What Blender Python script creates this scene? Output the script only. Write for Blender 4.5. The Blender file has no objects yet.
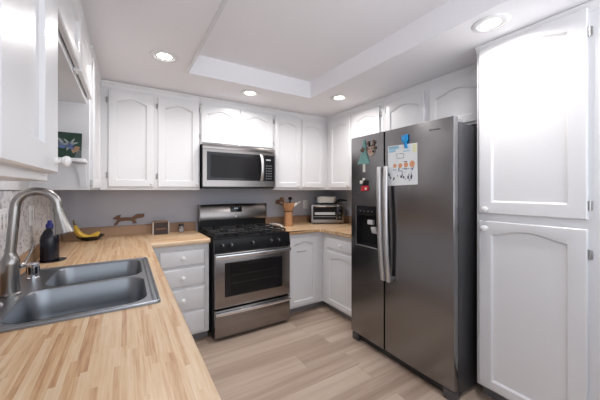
import bpy, bmesh, math, random
from math import pi, sin, cos, radians
from mathutils import Vector, Matrix

random.seed(7)
scene = bpy.context.scene
C = scene.collection

# ------------------------------------------------------------------ camera, sky, exposure
cam_data = bpy.data.cameras.new('camera')
cam = bpy.data.objects.new('camera', cam_data)
C.objects.link(cam)
cam.location = (0.0, 0.0, 1.35)
cam.rotation_euler = (radians(90), 0, radians(-31.86))
cam_data.sensor_width = 36
cam_data.lens = 36 * 280 / 600
cam_data.shift_y = -10 / 600
cam_data.clip_start = 0.02
scene.camera = cam

world = bpy.data.worlds.new('daylight')
scene.world = world
world.use_nodes = True
wb = world.node_tree.nodes['Background']
wb.inputs['Strength'].default_value = 1.0
_n, _l = world.node_tree.nodes, world.node_tree.links
_tc = _n.new('ShaderNodeTexCoord'); _sp = _n.new('ShaderNodeSeparateXYZ')
_l.new(_tc.outputs['Generated'], _sp.inputs[0])
_mr = _n.new('ShaderNodeMapRange'); _mr.inputs[1].default_value = -0.15; _mr.inputs[2].default_value = 0.15
_l.new(_sp.outputs['Z'], _mr.inputs[0])
_mx = _n.new('ShaderNodeMixRGB')
_mx.inputs[1].default_value = (2.45, 2.53, 2.68, 1)     # glow from below the horizon, added to brighten the ceiling
_mx.inputs[2].default_value = (1.22, 1.30, 1.42, 1)     # hazy daylight above
_l.new(_mr.outputs[0], _mx.inputs[0]); _l.new(_mx.outputs[0], wb.inputs['Color'])

scene.view_settings.view_transform = 'Standard'
scene.view_settings.look = 'None'
scene.view_settings.gamma = 1
scene.view_settings.exposure = 0.52
scene.view_settings.use_curve_mapping = False
scene.cycles.use_denoising = True
scene.cycles.max_bounces = 10
scene.cycles.diffuse_bounces = 6
scene.cycles.sample_clamp_indirect = 6

LAMP_W = 4.5
LAMP_COL = (1.0, 0.965, 0.955)

# ------------------------------------------------------------------ materials
def mat(name, color, rough=0.5, metal=0.0, emit=None, emit_s=0.0, coat=0.0, trans=0.0, bump=0.0, bump_scale=200, spec=0.5):
    m = bpy.data.materials.new(name)
    m.use_nodes = True
    nt = m.node_tree
    b = nt.nodes['Principled BSDF']
    b.inputs['Base Color'].default_value = (*color, 1)
    b.inputs['Roughness'].default_value = rough
    b.inputs['Metallic'].default_value = metal
    b.inputs['Specular IOR Level'].default_value = spec
    if coat:
        b.inputs['Coat Weight'].default_value = coat
        b.inputs['Coat Roughness'].default_value = 0.1
    if trans:
        b.inputs['Transmission Weight'].default_value = trans
    if emit:
        b.inputs['Emission Color'].default_value = (*emit, 1)
        b.inputs['Emission Strength'].default_value = emit_s
    if bump:
        tc = nt.nodes.new('ShaderNodeTexCoord')
        n = nt.nodes.new('ShaderNodeTexNoise')
        n.inputs['Scale'].default_value = bump_scale
        n.inputs['Detail'].default_value = 3
        bp = nt.nodes.new('ShaderNodeBump')
        bp.inputs['Strength'].default_value = bump
        bp.inputs['Distance'].default_value = 0.002
        nt.links.new(tc.outputs['Object'], n.inputs['Vector'])
        nt.links.new(n.outputs['Fac'], bp.inputs['Height'])
        nt.links.new(bp.outputs['Normal'], b.inputs['Normal'])
    return m

def plank_mat(name, axis, width, length, ramp, rough, seam=0.0, grain=0.25, grain_scale=60, jitter=0.5, coat=0.0, seam_w=0.004, spec=0.5):
    """Boards running along `axis` ('X' or 'Y'), each with its own tone and grain."""
    m = bpy.data.materials.new(name)
    m.use_nodes = True
    nt = m.node_tree; N = nt.nodes; L = nt.links
    b = N['Principled BSDF']
    tc = N.new('ShaderNodeTexCoord')
    sep = N.new('ShaderNodeSeparateXYZ')
    L.new(tc.outputs['Object'], sep.inputs[0])
    along, across = ('X', 'Y') if axis == 'X' else ('Y', 'X')
    def math_(op, a, bb=None):
        n = N.new('ShaderNodeMath'); n.operation = op
        for i, v in enumerate((a, bb)):
            if v is None: continue
            if isinstance(v, (int, float)): n.inputs[i].default_value = v
            else: L.new(v, n.inputs[i])
        return n.outputs[0]
    ca = math_('DIVIDE', sep.outputs[across], width)
    row = math_('FLOOR', ca)
    wn = N.new('ShaderNodeTexWhiteNoise'); wn.noise_dimensions = '1D'
    L.new(row, wn.inputs['W'])
    al = math_('ADD', math_('DIVIDE', sep.outputs[along], length), math_('MULTIPLY', wn.outputs['Value'], 7.3))
    col = math_('FLOOR', al)
    cmb = N.new('ShaderNodeCombineXYZ')
    L.new(row, cmb.inputs[0]); L.new(col, cmb.inputs[1])
    wn2 = N.new('ShaderNodeTexWhiteNoise'); wn2.noise_dimensions = '3D'
    L.new(cmb.outputs[0], wn2.inputs['Vector'])
    # grain: noise stretched along the board, shifted per board
    gv = N.new('ShaderNodeCombineXYZ')
    L.new(math_('MULTIPLY', sep.outputs[along], grain_scale * 0.05), gv.inputs[0])
    L.new(math_('MULTIPLY', sep.outputs[across], grain_scale), gv.inputs[1])
    L.new(math_('MULTIPLY', wn2.outputs['Value'], 50), gv.inputs[2])
    no = N.new('ShaderNodeTexNoise')
    no.inputs['Scale'].default_value = 1.0; no.inputs['Detail'].default_value = 4; no.inputs['Roughness'].default_value = 0.6
    L.new(gv.outputs[0], no.inputs['Vector'])
    t = math_('ADD', math_('MULTIPLY', wn2.outputs['Value'], jitter),
              math_('ADD', math_('MULTIPLY', math_('SUBTRACT', no.outputs['Fac'], 0.5), grain * 2), (1 - jitter) * 0.5))
    cr = N.new('ShaderNodeValToRGB')
    e = cr.color_ramp.elements
    while len(e) < len(ramp): e.new(0.5)
    for i, (p, c) in enumerate(ramp):
        e[i].position = p; e[i].color = (*c, 1)
    L.new(t, cr.inputs[0])
    out = cr.outputs[0]
    if seam:
        fa = math_('FRACT', ca)
        fl = math_('FRACT', al)
        sa = math_('LESS_THAN', fa, seam_w / width)
        sl = math_('LESS_THAN', fl, seam_w / length)
        s = math_('MULTIPLY', math_('MAXIMUM', sa, sl), seam)
        mx = N.new('ShaderNodeMixRGB'); mx.blend_type = 'MULTIPLY'
        L.new(s, mx.inputs[0]); L.new(out, mx.inputs[1]); mx.inputs[2].default_value = (0.35, 0.3, 0.27, 1)
        out = mx.outputs[0]
    L.new(out, b.inputs['Base Color'])
    b.inputs['Roughness'].default_value = rough
    b.inputs['Specular IOR Level'].default_value = spec
    if coat:
        b.inputs['Coat Weight'].default_value = coat; b.inputs['Coat Roughness'].default_value = 0.15
    return m

def speckle_mat():
    m = bpy.data.materials.new('speckled_tile')
    m.use_nodes = True
    nt = m.node_tree; N = nt.nodes; L = nt.links
    b = N['Principled BSDF']
    tc = N.new('ShaderNodeTexCoord')
    no = N.new('ShaderNodeTexNoise'); no.inputs['Scale'].default_value = 26; no.inputs['Detail'].default_value = 3
    v = N.new('ShaderNodeTexVoronoi'); v.inputs['Scale'].default_value = 42; v.inputs['Randomness'].default_value = 1
    L.new(tc.outputs['Object'], no.inputs['Vector']); L.new(tc.outputs['Object'], v.inputs['Vector'])
    cr = N.new('ShaderNodeValToRGB')
    e = cr.color_ramp.elements
    e[0].position = 0.30; e[0].color = (0.36, 0.35, 0.38, 1)
    e[1].position = 0.52; e[1].color = (0.72, 0.71, 0.72, 1)
    L.new(no.outputs['Fac'], cr.inputs[0])
    sep = N.new('ShaderNodeSeparateColor'); L.new(v.outputs['Color'], sep.inputs[0])
    pick = N.new('ShaderNodeMath'); pick.operation = 'LESS_THAN'; pick.inputs[1].default_value = 0.42
    L.new(sep.outputs[0], pick.inputs[0])
    near = N.new('ShaderNodeMath'); near.operation = 'LESS_THAN'; near.inputs[1].default_value = 0.42
    L.new(v.outputs['Distance'], near.inputs[0])
    mul = N.new('ShaderNodeMath'); mul.operation = 'MULTIPLY'
    L.new(pick.outputs[0], mul.inputs[0]); L.new(near.outputs[0], mul.inputs[1])
    mx = N.new('ShaderNodeMixRGB')
    L.new(mul.outputs[0], mx.inputs[0]); L.new(cr.outputs[0], mx.inputs[1]); mx.inputs[2].default_value = (0.13, 0.12, 0.13, 1)
    L.new(mx.outputs[0], b.inputs['Base Color'])
    b.inputs['Roughness'].default_value = 0.3
    return m

def steel_mat(name, color, rough, stretch=(4, 4, 300)):
    m = mat(name, color, rough, 1.0)
    nt = m.node_tree; N = nt.nodes; L = nt.links; b = N['Principled BSDF']
    tc = N.new('ShaderNodeTexCoord'); mp = N.new('ShaderNodeMapping'); mp.inputs['Scale'].default_value = stretch
    no = N.new('ShaderNodeTexNoise'); no.inputs['Scale'].default_value = 1; no.inputs['Detail'].default_value = 2
    L.new(tc.outputs['Object'], mp.inputs[0]); L.new(mp.outputs[0], no.inputs['Vector'])
    mr = N.new('ShaderNodeMapRange'); mr.inputs[3].default_value = rough - 0.05; mr.inputs[4].default_value = rough + 0.07
    L.new(no.outputs['Fac'], mr.inputs[0]); L.new(mr.outputs[0], b.inputs['Roughness'])
    return m

M = {}
M['white'] = mat('white_paint', (0.735, 0.735, 0.745), 0.32, coat=0.25)
M['white_knob'] = mat('white_porcelain', (0.82, 0.81, 0.80), 0.2, coat=0.5)
M['wall'] = mat('grey_wall_paint', (0.49, 0.505, 0.56), 0.7, bump=0.15)
M['ceiling'] = mat('ceiling_paint', (0.84, 0.835, 0.86), 0.85, bump=0.15, bump_scale=120)
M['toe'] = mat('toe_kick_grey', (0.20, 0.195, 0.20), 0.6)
wood_ramp = [(0.0, (0.40, 0.20, 0.095)), (0.28, (0.57, 0.34, 0.175)), (0.52, (0.68, 0.475, 0.28)), (1.0, (0.76, 0.61, 0.43))]
M['counter_y'] = plank_mat('butcher_block', 'Y', 0.0135, 0.33, wood_ramp, 0.34, grain=0.55, grain_scale=130, jitter=0.55, coat=0.15)
M['counter_x'] = plank_mat('butcher_block_crosswise', 'X', 0.0135, 0.33, wood_ramp, 0.34, grain=0.55, grain_scale=130, jitter=0.55, coat=0.15)
back_ramp = [(0.0, (0.22, 0.125, 0.075)), (0.5, (0.33, 0.205, 0.125)), (1.0, (0.44, 0.29, 0.185))]
M['splash_x'] = plank_mat('wood_backsplash', 'X', 0.4, 0.35, back_ramp, 0.45, grain=0.3, grain_scale=70)
M['splash_y'] = plank_mat('wood_backsplash_side', 'Y', 0.4, 0.35, back_ramp, 0.45, grain=0.3, grain_scale=70)
M['floor'] = plank_mat('greige_oak_planks', 'X', 0.178, 1.22,
    [(0.0, (0.20, 0.135, 0.098)), (0.33, (0.36, 0.268, 0.205)), (0.58, (0.47, 0.365, 0.288)), (1.0, (0.57, 0.465, 0.38))],
    0.42, seam=0.40, grain=0.62, grain_scale=11, jitter=0.26, seam_w=0.003)
M['tile'] = speckle_mat()
M['steel'] = mat('brushed_steel', (0.29, 0.268, 0.255), 0.26, 1.0)
M['fridge_steel'] = mat('fridge_steel', (0.26, 0.255, 0.26), 0.23, 1.0)
M['sink_steel'] = mat('sink_steel', (0.30, 0.32, 0.345), 0.36, 1.0)
M['nickel'] = mat('brushed_nickel', (0.37, 0.352, 0.335), 0.26, 1.0)
M['chrome'] = mat('chrome', (0.80, 0.80, 0.82), 0.08, 1.0)
M['handle'] = mat('satin_handle_metal', (0.66, 0.65, 0.65), 0.36, 1.0)
M['bar'] = mat('polished_bar', (0.78, 0.77, 0.77), 0.22, 1.0)
M['hinge'] = mat('hinge_metal', (0.45, 0.44, 0.43), 0.3, 1.0)
M['black'] = mat('black_enamel', (0.008, 0.008, 0.009), 0.3, spec=0.3)
M['black_matte'] = mat('black_cast_iron', (0.014, 0.014, 0.015), 0.55)
M['glass_black'] = mat('black_glass', (0.010, 0.010, 0.012), 0.10, spec=0.35)
M['oven_glass'] = mat('smoked_oven_glass', (0.014, 0.013, 0.014), 0.12, spec=0.14)
M['rack'] = mat('oven_rack_grey', (0.045, 0.045, 0.045), 0.4, 0.4)
M['fridge_side'] = mat('fridge_side_grey', (0.055, 0.055, 0.06), 0.4, 0.3)
M['foot'] = mat('dark_foot_plastic', (0.07, 0.068, 0.068), 0.45)
M['grey_plastic'] = mat('grey_plastic', (0.20, 0.20, 0.21), 0.45)
M['light_plastic'] = mat('light_grey_plastic', (0.55, 0.55, 0.56), 0.4)
M['display'] = mat('lit_display', (0.02, 0.02, 0.02), 0.3, emit=(0.75, 0.9, 1.0), emit_s=0.45)
M['mark'] = mat('printed_white_mark', (0.55, 0.55, 0.55), 0.5)
M['lens'] = mat('lamp_lens', (0.9, 0.9, 0.9), 0.5, emit=(1.0, 0.95, 0.88), emit_s=9.0)
M['outlet'] = mat('outlet_white', (0.78, 0.78, 0.78), 0.35)
M['slot'] = mat('outlet_slot', (0.1, 0.1, 0.1), 0.5)
M['brown_wood'] = mat('carved_walnut', (0.16, 0.075, 0.035), 0.5)
M['dark_wood'] = mat('dark_stained_wood', (0.035, 0.018, 0.012), 0.4)
M['box_top'] = mat('pale_brown_wood', (0.22, 0.14, 0.09), 0.5)
M['pale_edge'] = mat('pale_edge', (0.62, 0.56, 0.50), 0.5)
M['crock'] = mat('beech_wood', (0.46, 0.235, 0.115), 0.5)
M['crock_dark'] = mat('dark_walnut_spoon', (0.10, 0.05, 0.03), 0.5)
M['banana'] = mat('banana_skin', (0.66, 0.42, 0.05), 0.5)
M['banana_end'] = mat('banana_stem', (0.16, 0.11, 0.04), 0.6)
M['dish'] = mat('black_glazed_dish', (0.012, 0.014, 0.016), 0.2)
M['bottle'] = mat('dark_navy_bottle', (0.010, 0.012, 0.022), 0.15)
M['bottle_blue'] = mat('blue_bottle_cap', (0.02, 0.025, 0.20), 0.25)
M['jar'] = mat('clear_glass', (0.85, 0.87, 0.88), 0.05, trans=0.85)
M['jar_lid'] = mat('dark_lid', (0.05, 0.05, 0.05), 0.35, 0.6)
M['salt'] = mat('white_salt', (0.75, 0.72, 0.68), 0.9)
M['white_plastic'] = mat('white_plastic', (0.76, 0.74, 0.71), 0.35)
M['foil'] = mat('foil_tray', (0.62, 0.66, 0.66), 0.42, 0.35, bump=1.0, bump_scale=45)
M['card_green'] = mat('dark_green_card', (0.008, 0.035, 0.022), 0.5)
M['card_blue'] = mat('soft_blue_ink', (0.10, 0.15, 0.30), 0.5)
M['card_pale'] = mat('pale_grey_ink', (0.28, 0.31, 0.30), 0.5)
M['card_orange'] = mat('peach_ink', (0.36, 0.22, 0.14), 0.5)
M['card_grey'] = mat('slate_ink', (0.10, 0.12, 0.12), 0.5)
M['paper'] = mat('drawing_paper', (0.80, 0.83, 0.84), 0.7)
M['crayon_blue'] = mat('pale_blue_crayon', (0.36, 0.62, 0.76), 0.7)
M['crayon_orange'] = mat('orange_crayon', (0.72, 0.36, 0.20), 0.7)
M['crayon_dark'] = mat('dark_crayon', (0.10, 0.11, 0.15), 0.7)
M['crayon_mid'] = mat('blue_grey_crayon', (0.28, 0.33, 0.45), 0.7)
M['crayon_yellow'] = mat('pale_yellow_crayon', (0.76, 0.78, 0.50), 0.7)
M['clip_blue'] = mat('blue_clip_plastic', (0.01, 0.27, 0.62), 0.35)
M['tree_teal'] = mat('teal_felt', (0.17, 0.34, 0.32), 0.8)
M['trunk'] = mat('pale_trunk', (0.66, 0.64, 0.58), 0.6)
M['brown_fuzz'] = mat('brown_clay', (0.11, 0.065, 0.045), 0.7)
M['tan_clay'] = mat('tan_clay', (0.42, 0.33, 0.25), 0.6)
M['red'] = mat('red_enamel', (0.50, 0.012, 0.025), 0.4)
M['pink'] = mat('dull_pink', (0.45, 0.16, 0.14), 0.6)

# ------------------------------------------------------------------ helpers
def world_loc(o):
    v = Vector((0, 0, 0))
    while o is not None:
        v += o.location; o = o.parent
    return v

class MB:
    def __init__(s): s.bm = bmesh.new(); s.mi = 0
    def _tag(s, faces):
        for f in faces: f.material_index = s.mi
    def box(s, x0, y0, z0, x1, y1, z1, bev=0.0, seg=2):
        x0, x1 = sorted((x0, x1)); y0, y1 = sorted((y0, y1)); z0, z1 = sorted((z0, z1))
        vs = [s.bm.verts.new((x, y, z)) for x in (x0, x1) for y in (y0, y1) for z in (z0, z1)]
        q = [(0, 1, 3, 2), (4, 6, 7, 5), (0, 4, 5, 1), (2, 3, 7, 6), (0, 2, 6, 4), (1, 5, 7, 3)]
        fs = [s.bm.faces.new([vs[i] for i in f]) for f in q]
        s._tag(fs)
        if bev:
            es = list({e for f in fs for e in f.edges})
            r = bmesh.ops.bevel(s.bm, geom=es, offset=bev, segments=seg, affect='EDGES', profile=0.5)
            s._tag(r['faces'])
        return s
    def obox(s, c, ux, uy, uz, hx, hy, hz, bev=0.0):
        """box with its own axes"""
        n0 = len(s.bm.verts)
        pre = set(s.bm.verts)
        s.box(-hx, -hy, -hz, hx, hy, hz, bev)
        R = Matrix((ux, uy, uz)).transposed()
        for v in s.bm.verts:
            if v not in pre: v.co = R @ v.co + Vector(c)
        return s
    def loft(s, loops, cap0=True, cap1=True, closed=True):
        ls = [[s.bm.verts.new(p) for p in lp] for lp in loops]
        fs = []
        n = len(ls[0])
        for a, b in zip(ls, ls[1:]):
            for i in range(n if closed else n - 1):
                j = (i + 1) % n
                fs.append(s.bm.faces.new((a[i], a[j], b[j], b[i])))
        if cap0: fs.append(s.bm.faces.new(list(reversed(ls[0]))))
        if cap1: fs.append(s.bm.faces.new(ls[-1]))
        s._tag(fs)
        return ls
    def tube(s, pts, r, n=12, caps=True, flat=1.0):
        pts = [Vector(p) for p in pts]
        rs = r if isinstance(r, (list, tuple)) else [r] * len(pts)
        loops = []
        t0 = (pts[1] - pts[0]).normalized()
        up = Vector((0, 0, 1)) if abs(t0.z) < 0.9 else Vector((1, 0, 0))
        nrm = (up - t0 * up.dot(t0)).normalized()
        for i, p in enumerate(pts):
            if i == 0: t = t0
            elif i == len(pts) - 1: t = (pts[i] - pts[i - 1]).normalized()
            else: t = ((pts[i + 1] - p).normalized() + (p - pts[i - 1]).normalized()).normalized()
            nrm = (nrm - t * nrm.dot(t)).normalized()
            bn = t.cross(nrm)
            loops.append([p + (nrm * cos(a) * flat + bn * sin(a)) * rs[i] for a in (2 * pi * k / n for k in range(n))])
        s.loft(loops, caps, caps)
        return s
    def lathe(s, c, prof, axis=(0, 0, 1), n=24):
        ax = Vector(axis).normalized()
        u = ax.orthogonal().normalized(); v = ax.cross(u)
        c = Vector(c)
        loops = [[c + ax * h + (u * cos(a) + v * sin(a)) * max(r, 1e-5) for a in (2 * pi * k / n for k in range(n))] for r, h in prof]
        s.loft(loops)
        return s
    def prism(s, pts, d):
        """polygon (3D points, planar) pushed by vector d"""
        d = Vector(d)
        a = [Vector(p) for p in pts]
        s.loft([a, [p + d for p in a]])
        return s
    def plate(s, outer, holes, d):
        """planar polygon with holes (3D points), extruded by d"""
        d = Vector(d)
        bm = s.bm
        es = []; rings = []
        for lp in [outer] + holes:
            vs = [bm.verts.new(p) for p in lp]
            rings.append(vs)
            for i in range(len(vs)): es.append(bm.edges.new((vs[i], vs[(i + 1) % len(vs)])))
        r = bmesh.ops.triangle_fill(bm, use_beauty=True, use_dissolve=False, edges=es)
        top = [f for f in r['geom'] if isinstance(f, bmesh.types.BMFace)]
        mp = {}
        for vs in rings:
            for v in vs: mp[v] = bm.verts.new(v.co + d)
        fs = list(top)
        for f in top: fs.append(bm.faces.new([mp[v] for v in reversed(f.verts)]))
        for vs in rings:
            for i in range(len(vs)):
                a, b = vs[i], vs[(i + 1) % len(vs)]
                fs.append(bm.faces.new((a, b, mp[b], mp[a])))
        s._tag(fs)
        return s
    def build(s, name, m, parent=None, smooth=35):
        bm = s.bm
        off = world_loc(parent) if parent is not None else Vector((0, 0, 0))
        bmesh.ops.recalc_face_normals(bm, faces=bm.faces)
        for v in bm.verts: v.co -= off
        me = bpy.data.meshes.new(name)
        bm.to_mesh(me); bm.free()
        for mm in (m if isinstance(m, (list, tuple)) else [m]): me.materials.append(mm)
        if smooth:
            me.polygons.foreach_set('use_smooth', [True] * len(me.polygons))
            me.set_sharp_from_angle(angle=radians(smooth))
        o = bpy.data.objects.new(name, me)
        C.objects.link(o)
        if parent is not None: o.parent = parent
        return o

def tag(o, label=None, cat=None, group=None, kind=None):
    for k, v in (('label', label), ('category', cat), ('group', group), ('kind', kind)):
        if v: o[k] = v
    return o

def thing(name, loc, label, cat, group=None):
    o = bpy.data.objects.new(name, None)
    o.empty_display_size = 0.05
    o.location = loc
    C.objects.link(o)
    return tag(o, label, cat, group)

def struct(name, mb, m, smooth=35):
    return tag(mb.build(name, m, None, smooth), kind='structure')

def children_of(o): return [c for c in C.objects if c.parent == o]
def copy_tree(o, parent=None):
    c = o.copy(); C.objects.link(c)
    if parent is not None: c.parent = parent
    for ch in children_of(o): copy_tree(ch, c)
    return c

X, Y, Z = Vector((1, 0, 0)), Vector((0, 1, 0)), Vector((0, 0, 1))

def knob(parent, p, W, r=0.016):
    b = MB()
    b.lathe(p, [(r * 0.75, 0), (r * 0.75, 0.002), (r * 0.45, 0.005), (r * 0.42, 0.012), (r * 0.8, 0.017), (r, 0.024), (r * 0.92, 0.030), (r * 0.55, 0.034), (0.0001, 0.035)], W, 20)
    return b.build('knob', M['white_knob'], parent)

def hinge(parent, p, U, W):
    b = MB()
    b.obox(Vector(p) + W * 0.004, U, Z, W, 0.009, 0.022, 0.0035, 0.001)
    b.tube([Vector(p) - Z * 0.024 + W * 0.009, Vector(p) + Z * 0.024 + W * 0.009], 0.0042, 8)
    return b.build('hinge', M['hinge'], parent)

def door(parent, O, U, W, w, h, th=0.02, arch=0.036, deep=0.012, stile=0.055, rail=0.055, bottom=None, knob_at=None, hinge_at=None, name='door', knob_r=0.016):
    """cathedral-top recessed panel door. O: lower corner on the door's back plane, U: width direction, W: outward."""
    O, U, W = Vector(O), Vector(U), Vector(W)
    bottom = bottom or rail
    NA = 15
    def pt(u, v, d): return O + U * u + Z * v + W * d
    def inner(ins, d):
        u0, u1 = stile + ins, w - stile - ins
        v0, sh = bottom + ins, h - rail - arch - ins
        L = [pt(u0, v0, d), pt(u1, v0, d), pt(u1, sh, d)]
        for k in range(1, NA):
            t = 1 - 2 * k / NA
            L.append(pt((u0 + u1) / 2 + t * (u1 - u0) / 2, sh + arch * cos(pi * t / 2) ** 1.5, d))
        L.append(pt(u0, sh, d))
        return L
    def outer(ins, d):
        L = [pt(ins, ins, d), pt(w - ins, ins, d), pt(w - ins, h - ins, d)]
        for k in range(1, NA):
            L.append(pt(w - ins + (2 * ins - w) * k / NA, h - ins, d))
        L.append(pt(ins, h - ins, d))
        return L
    b = MB()
    b.loft([outer(0, 0), outer(0, th - 0.004), outer(0.004, th), inner(0, th), inner(0.003, th - 0.001), inner(0.003 + deep * 0.7, th - deep), inner(0.010 + deep, th - deep - 0.0005)])
    d = b.build(name, M['white'], parent, smooth=25)
    if knob_at: knob(d, pt(knob_at[0], knob_at[1], th), W, knob_r)
    if hinge_at:
        for v in hinge_at[1:]:
            u = -0.008 if hinge_at[0] == 0 else w + 0.008
            hinge(d, pt(u, v, 0.001), U, W)
    return d

def drawer(parent, O, U, W, w, h, th=0.02, name='drawer_front', kn=True):
    O, U, W = Vector(O), Vector(U), Vector(W)
    def rect(i, d): return [O + U * i + Z * i + W * d, O + U * (w - i) + Z * i + W * d, O + U * (w - i) + Z * (h - i) + W * d, O + U * i + Z * (h - i) + W * d]
    b = MB()
    b.loft([rect(0, 0), rect(0, th * 0.45), rect(0.004, th * 0.6), rect(0.011, th * 0.95), rect(0.014, th)])
    d = b.build(name, M['white'], parent, smooth=20)
    if kn: knob(d, O + U * (w / 2) + Z * (h / 2) + W * th, W, 0.020)
    return d

# ------------------------------------------------------------------ the room
XL, XR, YB = -0.49, 2.51, 3.195
YN = -0.55                       # how far the room is built behind the camera
HC, HT = 2.28, 2.445
struct('added_half_wall', MB().box(XL - 0.1, YN - 0.1, 0, XR + 0.1, YN, 0.95), M['wall'])  # unseen half wall, added to keep low daylight off the fridge and base cabinets
struct('floor', MB().box(XL - 0.1, YN, -0.05, XR + 0.1, YB + 0.1, 0), M['floor'])
struct('wall_back', MB().box(XL - 0.1, YB, 0, XR + 0.1, YB + 0.1, HT + 0.05), M['wall'])
struct('wall_left', MB().box(XL - 0.1, YN, 0, XL, YB, HT + 0.05), M['wall'])
struct('wall_right', MB().box(XR, YN, 0, XR + 0.1, YB, HT + 0.05), M['wall'])
tx0, tx1, ty0, ty1 = 0.405, 1.588, -0.25, 2.357
cb = MB()
o_ = [(XL, YN, HC), (XR, YN, HC), (XR, YB, HC), (XL, YB, HC)]
h_ = [(tx0, ty0, HC), (tx1, ty0, HC), (tx1, ty1, HC), (tx0, ty1, HC)]
cb.plate(o_, [h_], (0, 0, HT - HC))
cb.box(XL, YN, HT, XR, YB, HT + 0.05)
struct('ceiling', cb, M['ceiling'], smooth=0)
struct('trim_1', MB().box(tx0 - 0.002, ty0, HC - 0.010, tx0 + 0.016, ty1 - 0.001, HC + 0.03), M['white'])
struct('trim_2', MB().box(XL + 0.001, 0.2, 1.0, XL + 0.008, 2.76, 1.346), M['tile'])

# ------------------------------------------------------------------ upper cabinets
TOP = 2.272
def cabinet(name, label, x0, y0, z0, x1, y1, z1, cat='cabinet', loc=None, body=True, group=None):
    t = thing(name, loc or ((x0 + x1) / 2, (y0 + y1) / 2, z0), label, cat, group)
    if body: MB().box(x0, y0, z0, x1, y1, z1, 0.002, 1).build('body', M['white'], t)
    return t

def cornice(t, pts):
    """small stepped moulding along the cabinet's top; pts = (x0,y0,x1,y1, outward)"""
    x0, y0, x1, y1, W = pts
    b = MB()
    A, B_ = Vector((x0, y0, 0)), Vector((x1, y1, 0))
    W = Vector(W)
    prof = [(0, -0.040), (0.004, -0.040), (0.006, -0.028), (0.014, -0.014), (0.020, -0.008), (0.020, 0.004), (0, 0.004)]
    b.loft([[A + W * a + Z * (TOP + h) for a, h in prof], [B_ + W * a + Z * (TOP + h) for a, h in prof]])
    b.build('cornice', M['white'], t, 20)

YF = 2.885   # face frames of the back run
DZ0, DZ1 = 1.378, 2.205
t = cabinet('wall_cabinet', 'white two-door wall cabinet left of the microwave, on the back wall', -0.19, YF, 1.35, 0.622, YB - 0.002, TOP)
door(t, (-0.129, YF, DZ0), X, -Y, 0.345, DZ1 - DZ0, knob_at=(0.322, 0.025), hinge_at=(0, 0.10, 0.74), knob_r=0.010)
door(t, (0.249, YF, DZ0), X, -Y, 0.361, DZ1 - DZ0, knob_at=(0.338, 0.025), hinge_at=(0, 0.10, 0.74), knob_r=0.010)
cornice(t, (-0.19, YF, 0.622, YF, -Y))
t = cabinet('wall_cabinet', 'short white two-door wall cabinet directly above the microwave', 0.624, YF, 1.805, 1.428, YB - 0.002, TOP)
door(t, (0.632, YF, 1.822), X, -Y, 0.385, DZ1 - 1.822, arch=0.04, stile=0.05, rail=0.05, hinge_at=(0, 0.06, 0.32))
door(t, (1.040, YF, 1.822), X, -Y, 0.380, DZ1 - 1.822, arch=0.04, stile=0.05, rail=0.05, hinge_at=(1, 0.06, 0.32))
cornice(t, (0.624, YF, 1.428, YF, -Y))
t = cabinet('wall_cabinet', 'white two-door wall cabinet in the corner right of the microwave', 1.430, YF, 1.35, XR - 0.002, YB - 0.002, TOP)
door(t, (1.450, YF, DZ0), X, -Y, 0.335, DZ1 - DZ0, stile=0.05, knob_at=(0.31, 0.025), hinge_at=(0, 0.08, 0.75), knob_r=0.010)
door(t, (1.815, YF, DZ0), X, -Y, 0.325, DZ1 - DZ0, stile=0.05, knob_at=(0.025, 0.025), knob_r=0.010)
cornice(t, (1.430, YF, 2.196, YF, -Y))

XF = 2.20    # face frames of the right run
t = cabinet('wall_cabinet', 'white two-door wall cabinet above the toaster oven on the right wall', XF, 1.945, 1.35, XR - 0.002, YF - 0.002, TOP)
door(t, (XF, 2.815, DZ0), -Y, -X, 0.385, DZ1 - DZ0, knob_at=(0.355, 0.025), knob_r=0.010)
door(t, (XF, 2.388, DZ0), -Y, -X, 0.40, DZ1 - DZ0, hinge_at=(1, 0.1, 0.74))
cornice(t, (XF, YF - 0.002, XF, 1.945, -X))
t = cabinet('wall_cabinet', 'short white two-door wall cabinet above the refrigerator', XF, 0.948, 1.84, XR - 0.002, 1.943, TOP)
door(t, (XF, 1.905, 1.86), -Y, -X, 0.42, DZ1 - 1.86, arch=0.04, stile=0.05, hinge_at=(0, 0.06, 0.28))
door(t, (XF, 1.435, 1.86), -Y, -X, 0.45, DZ1 - 1.86, arch=0.04, stile=0.05)
cornice(t, (XF, 1.943, XF, 0.948, -X))

# left run: near cabinet, unit over the sink, far cabinet
XW = -0.195
t = cabinet('wall_cabinet', 'white wall cabinet nearest the camera on the left wall, white knob low on its door', XL + 0.002, 0.15, 1.375, XW, 1.085, TOP)
door(t, (XW, 0.17, 1.398), Y, X, 0.44, DZ1 - 1.398, th=0.025, stile=0.085, rail=0.07, bottom=0.065)
door(t, (XW, 0.630, 1.398), Y, X, 0.448, DZ1 - 1.398, th=0.025, deep=0.011, stile=0.15, rail=0.07, bottom=0.065, knob_at=(0.413, 0.035))
cornice(t, (XW, 0.15, XW, 1.085, X))

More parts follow.
